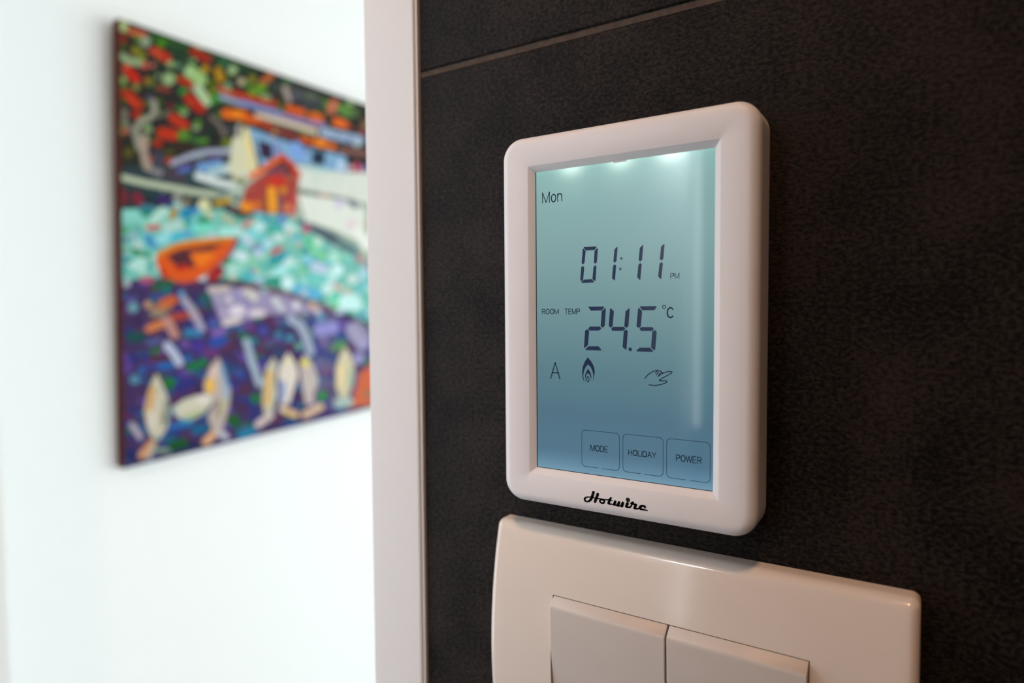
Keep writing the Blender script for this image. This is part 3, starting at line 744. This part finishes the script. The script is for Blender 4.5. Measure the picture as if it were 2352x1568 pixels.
SK['G'] = (260, 780, 4.9, '''14682a 140 1350,910;0c5c24 130 680,1200 780,1170;1c6890 110 930,1020 1020,1000;2084a8 90 1430,1070 1568,1030;286878 80 640,1110;202c64 140 200,1300;3078b8 60 640,980 860,930;2c2c78 70 220,820;bcacb8 70 210,960 300,1090;8088c8 40 300,1130;282050 80 880,1150;543050 90 1450,760;242c58 60 600,1290 1000,1190;
P d8ccb8 490,380 560,520 620,680 640,850 600,1000 530,1120 430,1100 370,950 348,800 380,620 430,480;dcac70 70 440,560 410,720 410,850;e4dcd0 70 430,830 440,950;90a498 55 590,700 600,900;7c7c64 40 570,820 560,960;8cc0a8 40 520,560;d8a078 85 440,1160 320,1300;c8b4a0 60 450,1180 400,1320;98b8b0 60 490,1100;90a48c 50 480,1240 620,1250;4888a8 40 560,1080;
P dcd4c0 650,770 780,680 950,620 1150,610 1110,720 1000,840 860,915 720,870;f0e8e0 70 980,670 1090,650;b4bc90 60 820,880 980,820;b0d0c8 60 700,780;50a0b8 30 760,910 880,910;
P c8b8b0 1180,190 1260,350 1320,550 1310,720 1260,900 1220,1060 1120,1050 1060,860 1150,700 1030,600 1015,500 1080,320;fcc458 90 1090,480 1090,560;ecccc0 70 1140,330 1130,400;a8bcd4 60 1220,330 1270,500 1270,640;6c8cac 30 1230,280 1300,520;c8c49c 50 1250,680 1230,820;9c8c80 40 1190,700 1180,850;ecb890 80 1120,1070 1040,1150;ccc8d8 70 1200,1060 1270,1090''')


def build_painting():
    NU, NV = 460, 430
    us = np.linspace(0, PWD, NU)
    vv = np.linspace(0, PH, NV)
    UU, VV = np.meshgrid(us, vv)
    o = np.array(PBL - CAM)
    Pw = o[None, None, :] + UU[..., None] * np.array(U) + VV[..., None] * np.array(Wv)
    cx, cy, cf = Pw @ np.array(RT), Pw @ np.array(UP), Pw @ np.array(FW)
    X = 1176 + FPX * cx / cf          # canvas sketch coordinates of every vertex
    Y = 784 - FPX * cy / cf
    C = np.zeros((NV, NU, 3)) + 0.05
    rng = np.random.default_rng(4)

    def lay(alpha, col):
        C[:] = C * (1 - alpha[..., None]) + np.array(srgb(col)) * alpha[..., None]

    def stroke(pts, w_, col):
        x0, x1 = min(p[0] for p in pts) - w_, max(p[0] for p in pts) + w_
        y0, y1 = min(p[1] for p in pts) - w_, max(p[1] for p in pts) + w_
        sel = (X > x0) & (X < x1) & (Y > y0) & (Y < y1)
        if not sel.any():
            return
        x, y = X[sel], Y[sel]
        d = np.full(x.shape, 1e9)
        if len(pts) == 1:
            d = np.hypot(x - pts[0][0], y - pts[0][1])
        for (a, b) in zip(pts[:-1], pts[1:]):
            ex, ey = b[0] - a[0], b[1] - a[1]
            L = ex * ex + ey * ey + 1e-9
            t = np.clip(((x - a[0]) * ex + (y - a[1]) * ey) / L, 0, 1)
            d = np.minimum(d, np.hypot(x - a[0] - t * ex, y - a[1] - t * ey))
        al = np.clip((w_ / 2 - d) / 3.0 + 0.5, 0, 1)
        C[sel] = C[sel] * (1 - al[:, None]) + np.array(srgb(col)) * al[:, None]

    def patch(pts, col):
        ins = np.zeros(X.shape, bool)
        n = len(pts)
        for i in range(n):
            (ax, ay), (bx, by) = pts[i], pts[(i + 1) % n]
            if ay == by:
                continue
            c_ = ((ay > Y) != (by > Y)) & (X < (bx - ax) * (Y - ay) / (by - ay) + ax)
            ins ^= c_
        C[ins] = srgb(col)

    def run(key):
        ox, oy, s, txt = SK[key]
        for it in txt.replace('\n', '').split(';'):
            t = it.split()
            if not t:
                continue
            if t[0] == 'P':
                patch([(ox + float(q.split(',')[0]) / s, oy + float(q.split(',')[1]) / s) for q in t[2:]], t[1])
            else:
                stroke([(ox + float(q.split(',')[0]) / s, oy + float(q.split(',')[1]) / s) for q in t[2:]], float(t[1]) / s, t[0])
    run('base')
    # loose dabs that fill each area with its own mix of paint
    pal = {'leaf': ['24442c', '3c6a34', '5c8c34', '1c1c20', '98b080', 'b03420', '202a24', '4a5a20'],
           'sea': ['c4e8e0', '98dcd4', '5cb8b4', '3c9c8c', 'd8f0f0', '80c8e0', 'a8dcc0', 'c8d8e4', '4ca0c0'],
           'deep': ['3c2c68', '5c3460', '2c4488', '643050', '343480', '1c6c50', '30608c', '6c50a0'],
           'hill': ['a8a8b8', 'e0dcd0', 'd8d8d8', '8c98b0']}
    for k in range(1500):
        x, y = rng.uniform(255, 1150), rng.uniform(30, 1150)
        coast = 640 + max(0, x - 540) * 0.36
        if y < 400 - max(0, x - 420) * 0.30:
            p = 'leaf'
        elif y < 470 + max(0, x - 640) * .55:
            p = 'hill' if x > 860 else None
            if p is None:
                continue
        elif y < coast:
            p = 'sea'
        else:
            p = 'deep'
        c_ = pal[p][rng.integers(len(pal[p]))]
        a = rng.uniform(-.6, .4)
        L = rng.uniform(4, 14) if p != 'deep' else rng.uniform(12, 30)
        stroke([(x, y), (x + L * math.cos(a), y - L * math.sin(a))], rng.uniform(9, 16), c_)
    for k in 'ABCDEFG':
        run(k)
    # slim short touches of neighbouring paint
    for k in range(500):
        i, j = rng.integers(4, NV - 4), rng.integers(4, NU - 4)
        col = C[i, j].copy() * rng.uniform(.75, 1.3)
        x, y = X[i, j] + rng.uniform(-9, 9), Y[i, j] + rng.uniform(-7, 7)
        d = np.hypot((X - x) * 1.0, (Y - y) * 1.6)
        al = np.clip((5 - d) / 2.5, 0, 1)[..., None] * .6
        C[:] = C * (1 - al) + np.clip(col, 0, 1) * al
    C[:] = np.clip(C, 0.002, 1) ** 1.1
    lum = C @ np.array([.25, .6, .15])
    C[:] = np.clip(lum[..., None] + (C - lum[..., None]) * 1.06, 0.002, 0.95)
    # mesh
    P3 = np.array(PBL)[None, None, :] + UU[..., None] * np.array(U) + VV[..., None] * np.array(Wv) + np.array(N) * 0.0004
    me = bpy.data.meshes.new('painted_surface')
    idx = np.arange(NU * NV).reshape(NV, NU)
    quads = np.stack([idx[:-1, :-1], idx[:-1, 1:], idx[1:, 1:], idx[1:, :-1]], -1).reshape(-1, 4)
    me.from_pydata(P3.reshape(-1, 3).tolist(), [], quads.tolist())
    at = me.color_attributes.new('paint', 'FLOAT_COLOR', 'POINT')
    rgba = np.concatenate([C.reshape(-1, 3) * PGAIN, np.ones((NU * NV, 1))], 1).astype(np.float32)
    at.data.foreach_set('color', rgba.ravel())
    pm = mat('oil_paint', (0.5, 0.5, 0.5), 0.6, 0.12)
    nt, bs, nn, ln = nodes(pm)
    va = nn('ShaderNodeAttribute'); va.attribute_name = 'paint'
    ln(va.outputs['Color'], bs.inputs['Base Color'])
    me.materials.append(pm)
    return me


PGAIN = 0.78
pt = empty('painting', tuple(PBL - N * CD), 'colourful canvas of a harbour with orange boat and fish hung on the white wall', 'painting')
me = build_painting()
po = bpy.data.objects.new('painted_surface', me)
COL.objects.link(po)
po.parent = pt
po.matrix_parent_inverse = Matrix.Translation(-Vector(pt.location))
cv = mat('dark_red_canvas_edge', (0.085, 0.018, 0.014), 0.8, 0.2)


def pbox(name, lst, m, bevel=0.0):
    V, F = [], []
    for (a0, a1, b0, b1, d0, d1) in lst:
        i = len(V)
        V += [PBL + U * a + Wv * b - N * d for b in (b0, b1) for (a, d) in ((a0, d0), (a1, d0), (a1, d1), (a0, d1))]
        F += [tuple(i + q for q in f) for f in [(0, 1, 5, 4), (1, 2, 6, 5), (2, 3, 7, 6), (3, 0, 4, 7), (3, 2, 1, 0), (4, 5, 6, 7)]]
    return mesh_obj(name, V, F, m, pt)


pbox('canvas', [(-0.0005, PWD + .0005, -0.0005, PH + .0005, 0.0, 0.003), (-.0005, .003, -.0005, PH + .0005, .003, CD), (PWD - .003, PWD + .0005, -.0005, PH + .0005, .003, CD), (.003, PWD - .003, -.0005, .003, .003, CD), (.003, PWD - .003, PH - .003, PH + .0005, .003, CD)], cv)
wood = mat('stretcher_wood', (0.45, 0.30, 0.17), 0.7, 0.3)
pbox('stretcher', [(.004, .04, .004, PH - .004, .004, CD - .002), (PWD - .04, PWD - .004, .004, PH - .004, .004, CD - .002), (.04, PWD - .04, .004, .04, .004, CD - .002), (.04, PWD - .04, PH - .04, PH - .004, .004, CD - .002)], wood)
